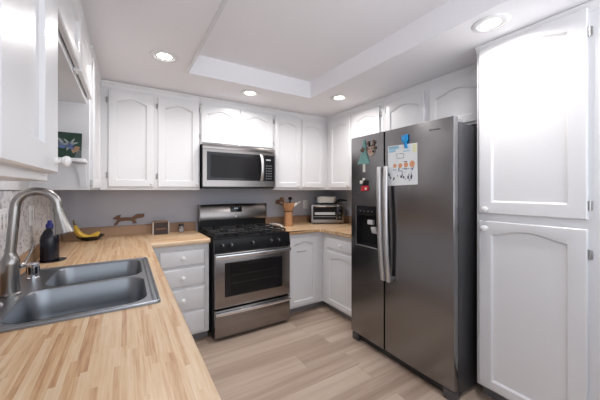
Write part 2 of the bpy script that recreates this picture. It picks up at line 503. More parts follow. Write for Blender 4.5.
t = cabinet('sink_bridge_cabinet', 'short white cabinet bridging over the sink, open niche with shelf below', XL + 0.002, 1.087, 1.890, -0.207, 2.198, TOP)
door(t, (-0.201, 1.10, 1.919), Y, X, 0.565, DZ1 - 1.919, arch=0.03, stile=0.05)
door(t, (-0.201, 1.69, 1.919), Y, X, 0.50, DZ1 - 1.919, arch=0.03, stile=0.05, hinge_at=(1, 0.05, 0.2))
MB().box(XL + 0.002, 1.087, 1.35, XL + 0.014, 2.198, 1.890).build('back_panel', M['white'], t)
b = MB()
shelf = [(XL + 0.014, 2.035, 1.515), (XL + 0.014, 2.198, 1.515), (-0.205, 2.198, 1.515)]
for k in range(8):
    a = pi / 2 * k / 7
    shelf.append((-0.245 + 0.040 * cos(a), 2.075 - 0.040 * sin(a), 1.515))
b.prism(shelf, (0, 0, 0.018))
b.build('shelf', M['white'], t)
for yy in (2.176,):
    prof = [(-0.215, yy, 1.512), (-0.205, yy, 1.37)]
    for k in range(9):
        a = pi / 2 * k / 8
        prof.append((-0.240 - 0.045 * (1 - cos(a)) , yy, 1.375 + 0.137 * sin(a) * 0.98))
    MB().prism(prof, (0, 0.02, 0)).build('corbel', M['white'], t)
cornice(t, (-0.207, 1.087, -0.207, 2.198, X))
MB().box(-0.207, 1.655, 1.900, -0.196, 1.70, 1.970, 0.002, 1).build('centre_stile', M['white'], t)  # piece of the centre stile that shows bright between the two doors

t = cabinet('wall_cabinet', 'narrow white wall cabinet at the far end of the left wall, beside the picture', XL + 0.002, 2.20, 1.35, XW, YF - 0.002, TOP)
door(t, (XW, 2.235, 1.362), Y, X, 0.60, DZ1 - 1.362, stile=0.05, hinge_at=(0, 0.03, 0.78))
cornice(t, (XW, 2.20, XW, YF - 0.03, X))

# ------------------------------------------------------------------ pantry
t = thing('pantry_cabinet', (2.23, 0.64, 0), 'tall white pantry cabinet beside the refrigerator, two arched doors', 'cabinet')
MB().box(1.95, 0.34, 0.09, XR - 0.002, 0.945, TOP, 0.002, 1).build('body', M['white'], t)
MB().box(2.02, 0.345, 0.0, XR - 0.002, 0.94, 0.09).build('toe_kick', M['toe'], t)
door(t, (1.95, 0.925, 1.203), -Y, -X, 0.50, 2.25 - 1.203, deep=0.014, arch=0.040, stile=0.068, rail=0.040, bottom=0.068, knob_at=(0.042, 0.025), hinge_at=(1, 0.07, 0.93), knob_r=0.020)
door(t, (1.95, 0.925, 0.105), -Y, -X, 0.50, 1.155 - 0.105, deep=0.014, arch=0.036, stile=0.068, rail=0.044, bottom=0.05, knob_at=(0.042, 1.005), hinge_at=(1, 0.15, 0.925), knob_r=0.020)
cornice(t, (1.95, 0.945, 1.95, 0.34, -X))

# ------------------------------------------------------------------ base cabinets and countertops
YBF = 2.595  # base face frames, back run
t = thing('base_cabinet', (0.42, 2.9, 0), 'white base cabinet of four drawers left of the range', 'cabinet')
MB().box(0.142, YBF, 0.075, 0.640, YB - 0.002, 0.874, 0.002, 1).build('body', M['white'], t)
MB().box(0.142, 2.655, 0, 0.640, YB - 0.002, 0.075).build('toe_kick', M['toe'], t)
for z0, z1 in ((0.690, 0.832), (0.512, 0.672), (0.300, 0.494), (0.092, 0.282)):
    drawer(t, (0.232, YBF, z0), X, -Y, 0.370, z1 - z0)
t = thing('base_cabinet', (1.9, 2.9, 0), 'white one-door base cabinet right of the range', 'cabinet')
MB().box(1.437, YBF, 0.075, XR - 0.002, YB - 0.002, 0.874, 0.002, 1).build('body', M['white'], t)
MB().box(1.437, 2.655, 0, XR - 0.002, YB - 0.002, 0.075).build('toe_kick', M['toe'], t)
door(t, (1.475, YBF, 0.10), X, -Y, 0.35, 0.735, arch=0.03, stile=0.045, rail=0.045)
b = MB()
b.tube([(1.560, 2.571, 0.687), (1.560, 2.555, 0.687), (1.665, 2.555, 0.687), (1.665, 2.571, 0.687)], 0.0035, 8)
b.build('bar_hook', M['hinge'], children_of(t)[-1])
XBF = 1.92
t = thing('base_cabinet', (2.2, 2.2, 0), 'white base cabinet with one drawer, between the corner and the refrigerator', 'cabinet')
MB().box(XBF, 1.945, 0.075, XR - 0.002, YBF - 0.002, 0.874, 0.002, 1).build('body', M['white'], t)
MB().box(1.98, 1.945, 0, XR - 0.002, YBF - 0.002, 0.075).build('toe_kick', M['toe'], t)
drawer(t, (XBF, 2.50, 0.705), -Y, -X, 0.50, 0.125)
door(t, (XBF, 2.50, 0.10), -Y, -X, 0.50, 0.575, arch=0.035, stile=0.05, rail=0.045)
t = thing('base_cabinet', (-0.17, 1.4, 0), 'white base cabinet under the sink along the left wall', 'cabinet')
b = MB()
b.box(0.12, 0.25, 0.075, 0.14, 2.59, 0.874)
b.box(XL + 0.01, 0.25, 0.075, 0.12, 0.27, 0.874)
b.box(XL + 0.01, 2.57, 0.075, 0.12, 2.59, 0.874)
b.box(XL + 0.01, 0.27, 0.075, 0.12, 2.57, 0.095)
b.build('body', M['white'], t)
MB().box(XL + 0.01, 0.25, 0, 0.07, 2.59, 0.075).build('toe_kick', M['toe'], t)
for y0 in (0.28, 0.855, 1.43, 2.005):
    door(t, (0.14, y0, 0.10), Y, X, 0.555, 0.735, arch=0.035, knob_at=(0.03 if y0 > 1 else 0.525, 0.70))

CZ0, CZ1 = 0.876, 0.914
SX0, SX1, SY0, SY1 = -0.452, 0.116, 1.204, 2.030
t = thing('countertop', (-0.16, 1.5, CZ0), 'butcher-block countertop with the sink set into it, along the left wall and corner', 'countertop')
b = MB()
i_ = 0.018
b.plate([(XL + 0.002, 0.05, CZ1), (0.171, 0.05, CZ1), (0.171, YB - 0.004, CZ1), (XL + 0.002, YB - 0.004, CZ1)],
        [[(SX0 + i_, SY0 + i_, CZ1), (SX1 - i_, SY0 + i_, CZ1), (SX1 - i_, SY1 - i_, CZ1), (SX0 + i_, SY1 - i_, CZ1)]], (0, 0, CZ0 - CZ1))
# rounded front nosing
es = [e for e in b.bm.edges if all(abs(v.co.x - 0.171) < 1e-5 for v in e.verts) and abs(e.verts[0].co.z - e.verts[1].co.z) < 1e-5]
bmesh.ops.bevel(b.bm, geom=es, offset=0.010, segments=3, affect='EDGES', profile=0.5)
b.build('left_worktop', M['counter_y'], t, 40)
b = MB()
b.box(0.1715, 2.557, CZ0, 0.643, YB - 0.004, CZ1)
es = [e for e in b.bm.edges if all(abs(v.co.y - 2.557) < 1e-5 for v in e.verts) and abs(e.verts[0].co.z - e.verts[1].co.z) < 1e-5]
bmesh.ops.bevel(b.bm, geom=es, offset=0.010, segments=3, affect='EDGES', profile=0.5)
b.build('back_worktop', M['counter_x'], t, 40)
tag(MB().box(XL + 0.02, YB - 0.02, CZ1, 0.643, YB - 0.001, 1.008, 0.002, 1).build('backsplash', M['splash_x']), 'low wooden backsplash strip on the back wall, left of the range under the carved fox', 'backsplash')
tag(MB().box(XL + 0.001, 0.05, CZ1, XL + 0.019, YB - 0.001, 0.998, 0.002, 1).build('backsplash', M['splash_y']), 'low wooden backsplash strip along the left wall, behind the sink and navy bottle', 'backsplash')
t = thing('countertop', (2.1, 2.7, CZ0), 'butcher-block corner countertop right of the range, under the toaster oven', 'countertop')
b = MB()
b.plate([(1.434, 2.557, CZ1), (1.865, 2.557, CZ1), (1.865, 1.94, CZ1), (XR - 0.002, 1.94, CZ1), (XR - 0.002, YB - 0.004, CZ1), (1.434, YB - 0.004, CZ1)], [], (0, 0, CZ0 - CZ1))
es = [e for e in b.bm.edges if abs(e.verts[0].co.z - e.verts[1].co.z) < 1e-5 and len([f for f in e.link_faces if abs(f.normal.z) < 0.5]) >= 1
      and (all(abs(v.co.y - 2.557) < 1e-5 for v in e.verts) or all(abs(v.co.x - 1.865) < 1e-5 for v in e.verts))]
bmesh.ops.bevel(b.bm, geom=es, offset=0.010, segments=3, affect='EDGES', profile=0.5)
b.build('worktop', M['counter_x'], t, 40)
tag(MB().box(1.434, YB - 0.02, CZ1, XR - 0.02, YB - 0.001, 1.008, 0.002, 1).build('backsplash', M['splash_x']), 'low wooden backsplash strip on the back wall behind the utensil holder', 'backsplash')
tag(MB().box(XR - 0.02, 1.94, CZ1, XR - 0.001, YB - 0.001, 1.008, 0.002, 1).build('backsplash', M['splash_y']), 'low wooden backsplash strip on the right wall, right of the toaster oven', 'backsplash')

# ------------------------------------------------------------------ sink
def rrect(x0, y0, x1, y1, r, z, n=6):
    L = []
    for cx, cy, a0 in ((x1 - r, y0 + r, -pi / 2), (x1 - r, y1 - r, 0), (x0 + r, y1 - r, pi / 2), (x0 + r, y0 + r, pi)):
        for k in range(n + 1):
            a = a0 + pi / 2 * k / n
            L.append((cx + r * cos(a), cy + r * sin(a), z))
    return L
t = thing('kitchen_sink', ((SX0 + SX1) / 2, (SY0 + SY1) / 2, CZ1), 'stainless steel double-bowl sink set into the butcher-block counter', 'sink')
RZ = CZ1 + 0.0055
b = MB()
bowls = ((-0.350, 1.245, 0.074, 1.614), (-0.315, 1.642, 0.074, 2.002))
holes = [rrect(*q, 0.070, RZ) for q in bowls]
b.plate(rrect(SX0, SY0, SX1, SY1, 0.018, RZ), holes, (0, 0, -0.005))
# raised lip round the rim and grooves on the right ledge
b.tube([Vector(p) for p in rrect(SX0 + 0.006, SY0 + 0.006, SX1 - 0.006, SY1 - 0.006, 0.016, RZ + 0.0005)] + [Vector((SX1 - 0.022, SY0 + 0.006, RZ + 0.0005))], 0.005, 8)
b.tube([(SX1 - 0.025, SY0 + 0.03, RZ), (SX1 - 0.025, SY1 - 0.03, RZ)], 0.004, 8)
b.build('rim', M['sink_steel'], t, 40)
for x0, y0, x1, y1 in bowls:
    b = MB()
    r = 0.070
    loops = [rrect(x0, y0, x1, y1, r, RZ + 0.001), rrect(x0 + 0.004, y0 + 0.004, x1 - 0.004, y1 - 0.004, r - 0.002, RZ - 0.006),
             rrect(x0 + 0.010, y0 + 0.010, x1 - 0.010, y1 - 0.010, r - 0.004, RZ - 0.10),
             rrect(x0 + 0.018, y0 + 0.018, x1 - 0.018, y1 - 0.018, r - 0.006, RZ - 0.150),
             rrect(x0 + 0.034, y0 + 0.034, x1 - 0.034, y1 - 0.034, r - 0.015, RZ - 0.170),
             rrect(x0 + 0.10, y0 + 0.10, x1 - 0.10, y1 - 0.10, 0.05, RZ - 0.176)]
    b.loft(loops, cap0=False)
    bo = b.build('bowl', M['sink_steel'], t, 60)
    cx, cy = (x0 + x1) / 2 - 0.02, (y0 + y1) / 2
    b = MB()
    b.lathe((cx, cy, RZ - 0.1755), [(0.045, 0), (0.045, 0.004), (0.036, 0.005), (0.030, 0.001), (0.0001, 0.001)], Z, 24)
    b.build('drain', M['chrome'], bo)

# faucet
fx, fy = -0.402, 1.60
t = thing('faucet', (fx, fy, RZ), 'brushed nickel gooseneck faucet with pull-down spray head behind the sink', 'faucet')
b = MB()
b.lathe((fx, fy, RZ), [(0.034, 0), (0.034, 0.006), (0.0295, 0.012), (0.0285, 0.11), (0.030, 0.125), (0.030, 0.14), (0.024, 0.155), (0.0185, 0.17), (0.0185, 0.175)], Z, 28)
b.build('base', M['nickel'], t)
b = MB()
pts = [(fx, fy, RZ + 0.165), (fx + 0.004, fy, RZ + 0.22)]
bx0, fx = fx, fx + 0.014
R, zc = 0.0675, 1.276
th0 = pi
for k in range(21):
    a = pi - (pi + 0.12) * k / 20
    rr = R
    pts.append((fx + R + rr * cos(a), fy + 0.0, zc + R * sin(a) * 1.02))
b.tube(pts, 0.0172, 20)
b.build('spout', M['nickel'], t, 60)
e1 = Vector(pts[-1]); dirn = (Vector((0.20, 0.0, -1))).normalized()
b = MB()
b.lathe(e1, [(0.0180, -0.004), (0.0185, 0.0), (0.019, 0.012), (0.0195, 0.018), (0.025, 0.055), (0.034, 0.098), (0.037, 0.107), (0.034, 0.112), (0.022, 0.110), (0.0001, 0.109)], dirn, 28)
b.build('spray_head', M['nickel'], t)
b = MB()
fx = bx0
b.lathe((fx + 0.024, fy + 0.014, RZ + 0.112), [(0.013, 0), (0.013, 0.012), (0.009, 0.018)], (0.86, 0.5, 0.1), 16)
b.tube([(fx + 0.036, fy + 0.02, RZ + 0.114), (fx + 0.050, fy + 0.045, RZ + 0.155), (fx + 0.058, fy + 0.065, RZ + 0.195)], [0.006, 0.005, 0.0045], 12)
b.build('handle', M['nickel'], t)
t = thing('air_gap', (-0.385, 1.845, RZ), 'small chrome air gap cap with slots, on the sink ledge behind the faucet', 'air gap')
MB().lathe((-0.385, 1.845, RZ), [(0.026, 0), (0.026, 0.006), (0.021, 0.010), (0.021, 0.022), (0.0001, 0.022)], Z, 24).build('base', M['chrome'], t)
b = MB()
b.lathe((-0.385, 1.845, RZ + 0.02), [(0.024, 0), (0.024, 0.050), (0.021, 0.056), (0.0001, 0.057)], Z, 12)
b.build('cap', M['chrome'], t, 15)
b = MB()
for k in range(6):
    a = 2 * pi * k / 6 + 0.2
    b.obox((-0.385 + 0.0236 * cos(a), 1.845 + 0.0236 * sin(a), RZ + 0.043), Vector((-sin(a), cos(a), 0)), Vector((cos(a), sin(a), 0)), Z, 0.005, 0.001, 0.017)
b.build('slot', M['black'], t)
t = tag(MB().lathe((-0.413, 1.48, RZ), [(0.022, 0), (0.022, 0.004), (0.016, 0.008), (0.0001, 0.010)], Z, 24).build('hole_cover', M['chrome']),
        'round chrome hole cover on the sink ledge in front of the faucet', 'hole cover')

# ------------------------------------------------------------------ range
rx0, rx1 = 0.660, 1.430
ryf = 2.485
t = thing('gas_range', ((rx0 + rx1) / 2, 2.8, 0), 'stainless steel gas range with black cooktop between the drawers and corner cabinet', 'stove')
b = MB()
b.box(rx0, 2.53, 0.03, rx1, 3.17, 0.905)
b.build('body', M['black'], t)
MB().box(rx0 + 0.02, 2.56, 0.0, rx1 - 0.02, 3.15, 0.03).build('foot_frame', M['black_matte'], t)
b = MB()
b.box(rx0 - 0.001, 2.50, 0.905, rx1 + 0.001, 3.10, 0.922, 0.005)
b.build('cooktop', M['black'], t)
# sloped control panel
b = MB()
prof = [(2.53, 0.785), (2.492, 0.785), (2.488, 0.80), (2.512, 0.914), (2.53, 0.914)]
b.loft([[(rx0, y, z) for y, z in prof], [(rx1, y, z) for y, z in prof]])
cp = b.build('control_panel', M['black'], t)
wn = Vector((0, -0.978, 0.206))
for i, kx in enumerate((0.735, 0.815, 1.025, 1.215, 1.295)):
    b = MB()
    p0 = Vector((kx, 2.498, 0.846))
    b.lathe(p0, [(0.024, 0), (0.024, 0.008), (0.019, 0.011), (0.018, 0.026), (0.015, 0.029), (0.0001, 0.030)], wn, 20)
    kb = b.build('burner_knob', M['black'], t)
    b = MB(); b.obox(p0 + wn * 0.030 + Vector((0, 0, 0.006)), X, wn, Vector((0, 0.206, 0.978)), 0.0016, 0.0010, 0.005)
    b.build('pointer', M['mark'], kb)
b = MB()
b.box(rx0 + 0.006, 2.487, 0.292, rx1 - 0.006, 2.53, 0.782, 0.006)
od = b.build('oven_door', M['steel'], t)
MB().box(0.752, 2.4835, 0.385, 1.335, 2.488, 0.692, 0.002, 1).build('window_surround', M['glass_black'], od)
MB().box(0.800, 2.4815, 0.412, 1.290, 2.4845, 0.665, 0.001, 1).build('window_glass', M['oven_glass'], od)
b = MB()
for zz in (0.50, 0.575):
    b.box(0.81, 2.4808, zz, 1.28, 2.4818, zz + 0.004)
b.build('rack', M['rack'], od)
def bar_handle(parent, x0, x1, y, z, hh, depth):
    b = MB()
    pts = [(y + depth, z + hh * 0.4), (y + 0.01, z + hh * 0.5), (y - 0.004, z + hh * 0.35), (y - 0.008, z), (y - 0.004, z - hh * 0.4), (y + 0.012, z - hh * 0.5), (y + depth, z - hh * 0.3)]
    n = 12
    loops = []
    for k in range(n + 1):
        u = k / n
        bow = 0.014 * (1 - (2 * u - 1) ** 2)
        loops.append([(x0 + (x1 - x0) * u, yy - (bow if yy < y + depth - 1e-6 else 0), zz) for yy, zz in pts])
    b.loft(loops)
    return b.build('handle', M['bar'], parent, 50)
bar_handle(od, rx0 + 0.010, rx1 - 0.010, 2.462, 0.755, 0.040, 0.028)
b = MB(); b.box(rx0 + 0.006, 2.487, 0.030, rx1 - 0.006, 2.53, 0.274, 0.006)
dr = b.build('storage_drawer', M['steel'], t)
bar_handle(dr, rx0 + 0.010, rx1 - 0.010, 2.468, 0.248, 0.034, 0.022)
# backguard
b = MB()
xs0, xs1 = rx0 + 0.004, rx1 - 0.004
b.box(xs0 - 0.002, 3.085, 0.905, xs1 + 0.002, 3.165, 1.03)
b.build('backguard_base', M['black'], t)
b = MB()
n = 16; loops = []
for k in range(n + 1):
    u = k / n; bow = 0.012 * (1 - (2 * u - 1) ** 2)
    xx = xs0 + (xs1 - xs0) * u
    loops.append([(xx, 3.062 - bow, 1.020), (xx, 3.058 - bow, 1.035), (xx, 3.078 - bow, 1.165), (xx, 3.095 - bow * .5, 1.188 + bow * 0.6), (xx, 3.16, 1.190), (xx, 3.16, 1.020)])
b.loft(loops)
bg = b.build('backguard', M['steel'], t, 50)
MB().box(rx0 - 0.002, 3.06, 1.018, rx0 + 0.005, 3.163, 1.192, 0.002, 1).build('end_cap', M['steel'], bg)
MB().box(rx1 - 0.005, 3.06, 1.018, rx1 + 0.002, 3.163, 1.192, 0.002, 1).build('end_cap', M['steel'], bg)
b = MB()
dc = Vector((1.055, 3.0585, 1.135)); du = Vector((0, 0.15, 0.988)).normalized()
b.obox(dc, X, du.cross(X) * -1, du, 0.066, 0.004, 0.030, 0.002)
b.build('clock_display', M['glass_black'], bg)
b = MB()
for k, dx in enumerate((-0.022, -0.008, 0.010)):
    b.obox(dc + Vector((dx + 0.004, -0.0055, 0.010)), X, du.cross(X) * -1, du, 0.004, 0.0006, 0.006)
b.build('clock_digits', M['display'], bg)
b = MB(); b.lathe((1.055, 3.049, 1.055), [(0.010, 0), (0.010, 0.002), (0.0001, 0.003)], (0, -1, 0.1), 16)
b.build('badge', M['hinge'], bg)
# grates and burners
burners = [(0.835, 2.66, 0.050), (0.835, 2.93, 0.040), (1.245, 2.66, 0.044), (1.245, 2.93, 0.050), (1.04, 2.795, 0.036)]
for bx, by, br in burners:
    b = MB()
    b.lathe((bx, by, 0.922), [(br, 0), (br, 0.010), (br * 0.8, 0.013), (br * 0.82, 0.020), (br * 0.7, 0.024), (0.0001, 0.025)], Z, 24)
    b.build('burner', M['black_matte'], t)
for gx0, gx1, cxs in ((0.675, 0.915, (0.835 - 0.04,)), (0.920, 1.160, (1.04,)), (1.165, 1.405, (1.245 + 0.04,))):
    b = MB()
    z0, z1 = 0.944, 0.956
    w_ = 0.012
    for yy in (2.545, 2.795 - w_ / 2, 3.045): b.box(gx0, yy, z0, gx1, yy + w_, z1, 0.002, 1)
    for xx in (gx0, (gx0 + gx1) / 2 - w_ / 2, gx1 - w_): b.box(xx, 2.545, z0, xx + w_, 3.057, z1, 0.002, 1)
    for yy in (2.66, 2.93):
        b.box(gx0, yy - w_ / 2, z0, gx0 + 0.085, yy + w_ / 2, z1 + 0.004, 0.002, 1)
        b.box(gx1 - 0.085, yy - w_ / 2, z0, gx1, yy + w_ / 2, z1 + 0.004, 0.002, 1)
    for xx in (gx0, gx1 - w_):
        for yy in (2.545, 2.795, 3.045): b.box(xx, yy, 0.921, xx + w_, yy + w_, z0)
    b.build('grate', M['black_matte'], t)

# ------------------------------------------------------------------ microwave
mx0, mx1, myf = 0.632, 1.412, 2.80
t = thing('microwave', (1.02, 3.0, 1.37), 'stainless steel over-the-range microwave with dark window, under the short cabinet', 'microwave')
MB().box(mx0 + 0.002, 2.825, 1.372, mx1 - 0.002, YB - 0.004, 1.802).build('case', M['black'], t)
MB().box(mx0, myf + 0.005, 1.758, mx1, 2.83, 1.802, 0.003).build('top_vent', M['steel'], t)
b = MB()
zz0, zz1 = 1.385, 1.756
dx1 = 1.272
def rc(x0, z0, x1, z1): return [(x0, myf, z0), (x1, myf, z0), (x1, myf, z1), (x0, myf, z1)]
b.plate(rc(mx0, zz0, dx1, zz1), [rc(mx0 + 0.038, 1.447, dx1 - 0.002 - 0.004, 1.728)], (0, 0.026, 0))
md = b.build('door', M['steel'], t)
MB().box(mx0 + 0.036, myf + 0.002, 1.445, dx1 - 0.001, myf + 0.024, 1.730).build('door_glass', M['glass_black'], md)
MB().box(mx0 + 0.075, myf + 0.0005, 1.475, 1.205, myf + 0.003, 1.700, 0.001, 1).build('window', M['oven_glass'], md)
b = MB()
pts = []
for k in range(13):
    u = k / 12
    pts.append((1.245, myf - 0.006 - 0.034 * sin(pi * u) ** 0.7, 1.452 + 0.275 * u))
b.tube(pts, 0.016, 14, flat=0.55)
b.build('handle', M['handle'], md, 50)
b = MB(); b.box(dx1 + 0.001, myf, zz0, mx1, myf + 0.026, zz1, 0.002, 1)
pn = b.build('panel_frame', M['steel'], t)
MB().box(dx1 + 0.004, myf - 0.0015, 1.447, mx1 - 0.012, myf + 0.002, 1.728).build('control_panel', M['glass_black'], pn)
b = MB()
for r in range(6):
    for c in range(3):
        b.box(dx1 + 0.030 + c * 0.026, myf - 0.0022, 1.47 + r * 0.028, dx1 + 0.046 + c * 0.026, myf - 0.0013, 1.478 + r * 0.028)
b.build('key_marks', M['grey_plastic'], pn)
MB().box(dx1 + 0.03, myf - 0.0024, 1.672, dx1 + 0.085, myf - 0.0013, 1.684).build('clock_digits', M['mark'], pn)
MB().box(mx0 + 0.002, 2.81, 1.365, mx1 - 0.002, 3.18, 1.373).build('bottom_plate', M['black_matte'], t)

# ------------------------------------------------------------------ refrigerator
fxx = 1.75
fy0, fy1, fsp = 0.985, 1.925, 1.546
t = thing('refrigerator', (2.1, 1.455, 0), 'tall stainless side-by-side refrigerator with magnets and a drawing on its doors', 'refrigerator')
MB().box(1.812, fy0 + 0.004, 0.025, 2.49, fy1 - 0.004, 1.785, 0.004).build('case', M['fridge_side'], t)
MB().box(1.80, fy0 + 0.012, 0.03, 1.816, fy1 - 0.012, 1.79).build('door_gasket', M['black'], t)
FZ0, FZ1 = 0.075, 1.818
# fridge door (right), rounded front
def door_profile(ya, yb, n=10, bow=0.010):
    L = [(1.798, ya), (1.765, ya)]
    for k in range(n + 1):
        u = k / n
        ed = min(u, 1 - u)
        L.append((fxx + 0.006 - bow * 0.6 * sin(pi * u), ya + (yb - ya) * (0.008 + 0.984 * u)))
    L += [(1.765, yb), (1.798, yb)]
    return L
b = MB()
pf = door_profile(fy0, fsp - 0.003)
b.loft([[(x, y, FZ0) for x, y in pf], [(x, y, FZ1) for x, y in pf]])
rd = b.build('fridge_door', M['fridge_steel'], t, 30)
# freezer door with dispenser opening
dy0, dy1, dz0, dz1 = 1.615, 1.862, 0.868, 1.215
b = MB()
ya, yb = fsp + 0.003, fy1
b.plate([(fxx, ya, FZ0), (fxx, yb, FZ0), (fxx, yb, FZ1), (fxx, ya, FZ1)], [[(fxx, dy0, dz0), (fxx, dy1, dz0), (fxx, dy1, dz1), (fxx, dy0, dz1)]], (0.048, 0, 0))
ld = b.build('freezer_door', M['fridge_steel'], t, 30)
b = MB()
o_ = [(fxx, dy0, dz0), (fxx, dy1, dz0), (fxx, dy1, dz1), (fxx, dy0, dz1)]
i_ = [(fxx + 0.046, dy0 + 0.012, dz0 + 0.02), (fxx + 0.046, dy1 - 0.012, dz0 + 0.02), (fxx + 0.046, dy1 - 0.012, dz1 - 0.01), (fxx + 0.046, dy0 + 0.012, dz1 - 0.01)]
b.loft([[Vector(p) + Vector((0, 0, 0)) for p in o_], i_], cap0=False)
dn = b.build('dispenser_recess', M['black'], ld, 20)
b = MB(); b.box(fxx - 0.003, dy0, 1.130, fxx + 0.03, dy1, dz1 - 0.001, 0.002, 1)
b.build('dispenser_panel', M['glass_black'], ld)
b = MB()
for k in range(4): b.box(fxx - 0.0036, dy0 + 0.05 + k * 0.045, 1.165, fxx - 0.0028, dy0 + 0.062 + k * 0.045, 1.172)
b.build('dispenser_marks', M['grey_plastic'], ld)
b = MB()
for a, bb in (((dy0 - 0.005, dz0 - 0.006), (dy1 + 0.005, dz0 + 0.001)), ((dy1 - 0.001, dz0), (dy1 + 0.005, dz1))):
    b.box(fxx - 0.003, a[0], a[1], fxx + 0.004, bb[0], bb[1], 0.001, 1)
b.build('dispenser_trim', M['hinge'], ld)
b = MB(); b.obox((fxx + 0.022, 1.705, 1.075), X, Y, Z, 0.014, 0.032, 0.020, 0.006)
b.build('dispenser_paddle', M['light_plastic'], ld)
b = MB(); b.obox((fxx + 0.018, 1.665, 1.012), Vector((0.95, 0, 0.3)), Y, Vector((-0.3, 0, 0.95)), 0.008, 0.030, 0.028, 0.005)
b.build('dispenser_paddle', M['light_plastic'], ld)
for d_, hy0, hsl in ((ld, 1.550, 0.040), (rd, 1.490, 0.026)):
    b = MB()
    loops = []
    for k in range(21):
        u = k / 20
        px_ = fxx - 0.030 - 0.022 * sin(pi * u) ** 0.8
        zz = 0.640 + 0.895 * u
        hw, hd = 0.019, 0.010
        hy = hy0 + hsl * (u - 0.5)
        loops.append([(px_ - hd, hy - hw * 0.7, zz), (px_ - hd, hy + hw * 0.7, zz), (px_ - hd * 0.5, hy + hw, zz), (px_ + hd, hy + hw, zz), (px_ + hd, hy - hw, zz), (px_ - hd * 0.5, hy - hw, zz)])
    b.loft(loops)
    for zz in (0.660, 1.515):
        hy = hy0 + hsl * (0.48 if zz > 1 else -0.48)
        b.box(fxx - 0.030, hy - 0.014, zz - 0.016, fxx + 0.006, hy + 0.014, zz + 0.016, 0.003)
    b.build('handle', M['handle'], d_, 60)
b = MB()
# small dark maker's mark, strokes too small to read
random.seed(3)
yy = 1.150
for w_, h_ in ((0.010, 0.012), (0.009, 0.009), (0.005, 0.013), (0.010, 0.009), (0.008, 0.010), (0.005, 0.012), (0.009, 0.009)):
    b.box(fxx - 0.0035, yy - w_, 1.750, fxx + 0.004, yy, 1.750 + h_ * 0.8); yy -= w_ + 0.003
b.build('maker_mark', M['grey_plastic'], rd)
b = MB(); b.box(1.785, fy0 + 0.03, 0.015, 1.815, fy1 - 0.03, 0.072)
b.build('base_grille', M['black_matte'], t)
for a, c in ((fy0 + 0.004, fy0 + 0.075), (fy1 - 0.075, fy1 - 0.004)):
    b = MB(); b.box(1.755, a, 0.0, 1.84, c, 0.068, 0.006)
    b.build('leveling_foot', M['foot'], t)
b = MB(); b.box(1.775, fy0 + 0.006, 1.787, 1.87, fy0 + 0.06, 1.812, 0.004)
b.build('hinge_cover', M['grey_plastic'], t)

# things on the fridge doors
def yz(y, z, d=0.0): return Vector((fxx - d, y, z))
t = thing('drawing', (fxx - 0.004, 1.365, 1.54), "child's crayon drawing on white paper hanging from the blue clip", 'drawing')
# page hangs flat on the right door; its bow follows the door front
ya, yb, za, zb = 1.238, 1.500, 1.386, 1.692
b = MB(); b.prism([(fxx - 0.004, yb, za - 0.004), (fxx - 0.004, ya, za + 0.004), (fxx - 0.004, ya + 0.004, zb - 0.008), (fxx - 0.004, yb + 0.002, zb)], (0.0012, 0, 0))
pg = b.build('page', M['paper'], t, 0)
def patch(name, m, quads, parent):
    b = MB()
    for (y0, z0, y1, z1) in quads: b.box(fxx - 0.0047, y0, z0, fxx - 0.0040, y1, z1)
    return b.build(name, m, parent, 0)
def blobs(name, m, cs, parent):
    b = MB()
    for y, z, r, e in cs:
        b.prism([(fxx - 0.0050, y + r * cos(a), z + r * e * sin(a)) for a in (2 * pi * k / 14 for k in range(14))], (0.0008, 0, 0))
    return b.build(name, m, parent, 0)
patch('sky_wash', M['crayon_blue'], [(1.40, 1.660, 1.494, 1.684), (1.43, 1.640, 1.492, 1.657), (1.30, 1.633, 1.36, 1.640)], pg)
patch('yellow_corner', M['crayon_yellow'], [(1.246, 1.62, 1.278, 1.680)], pg)
blobs('orange_faces', M['crayon_orange'], [(1.435, 1.535, 0.016, 1), (1.385, 1.533, 0.018, 1), (1.335, 1.535, 0.019, 1), (1.283, 1.538, 0.022, 1.1)], pg)
random.seed(11)
q = []
for k in range(26):
    y = random.uniform(1.265, 1.49); z = random.uniform(1.415, 1.46)
    q.append((y, z, y + random.uniform(0.004, 0.012), z + random.uniform(0.006, 0.03)))
q += [(1.415, 1.595, 1.418, 1.63), (1.355, 1.587, 1.418, 1.590), (1.353, 1.588, 1.356, 1.622), (1.36, 1.620, 1.40, 1.623), (1.325, 1.555, 1.35, 1.562)]
patch('dark_scribbles', M['crayon_dark'], q, pg)
q = []
for k in range(22):
    y = random.uniform(1.26, 1.44); z = random.uniform(1.475, 1.51)
    q.append((y, z, y + random.uniform(0.004, 0.016), z + random.uniform(0.004, 0.014)))
q += [(1.43, 1.677, 1.455, 1.682), (1.46, 1.675, 1.485, 1.680)]
patch('blue_scribble', M['crayon_mid'], q, pg)
t = thing('magnet_clip', (fxx - 0.012, 1.362, 1.71), 'bright blue plastic magnet clip holding up the drawing', 'clip')
b = MB(); b.lathe(yz(1.341, 1.722, 0.005), [(0.026, 0), (0.027, 0.005), (0.025, 0.012), (0.012, 0.016), (0.0001, 0.016)], -X, 20)
b.build('disc', M['clip_blue'], t)
b = MB(); b.prism([yz(1.352, 1.710, 0.006), yz(1.326, 1.710, 0.006), yz(1.319, 1.655, 0.006), yz(1.338, 1.655, 0.006)], (-0.010, 0, 0))
b.build('jaw', M['clip_blue'], t)
b = MB(); b.obox(yz(1.328, 1.747, 0.012), X, Y, Z, 0.005, 0.010, 0.010, 0.002); b.obox(yz(1.359, 1.744, 0.012), X, Y, Z, 0.005, 0.008, 0.010, 0.002)
b.build('lever', M['clip_blue'], t)

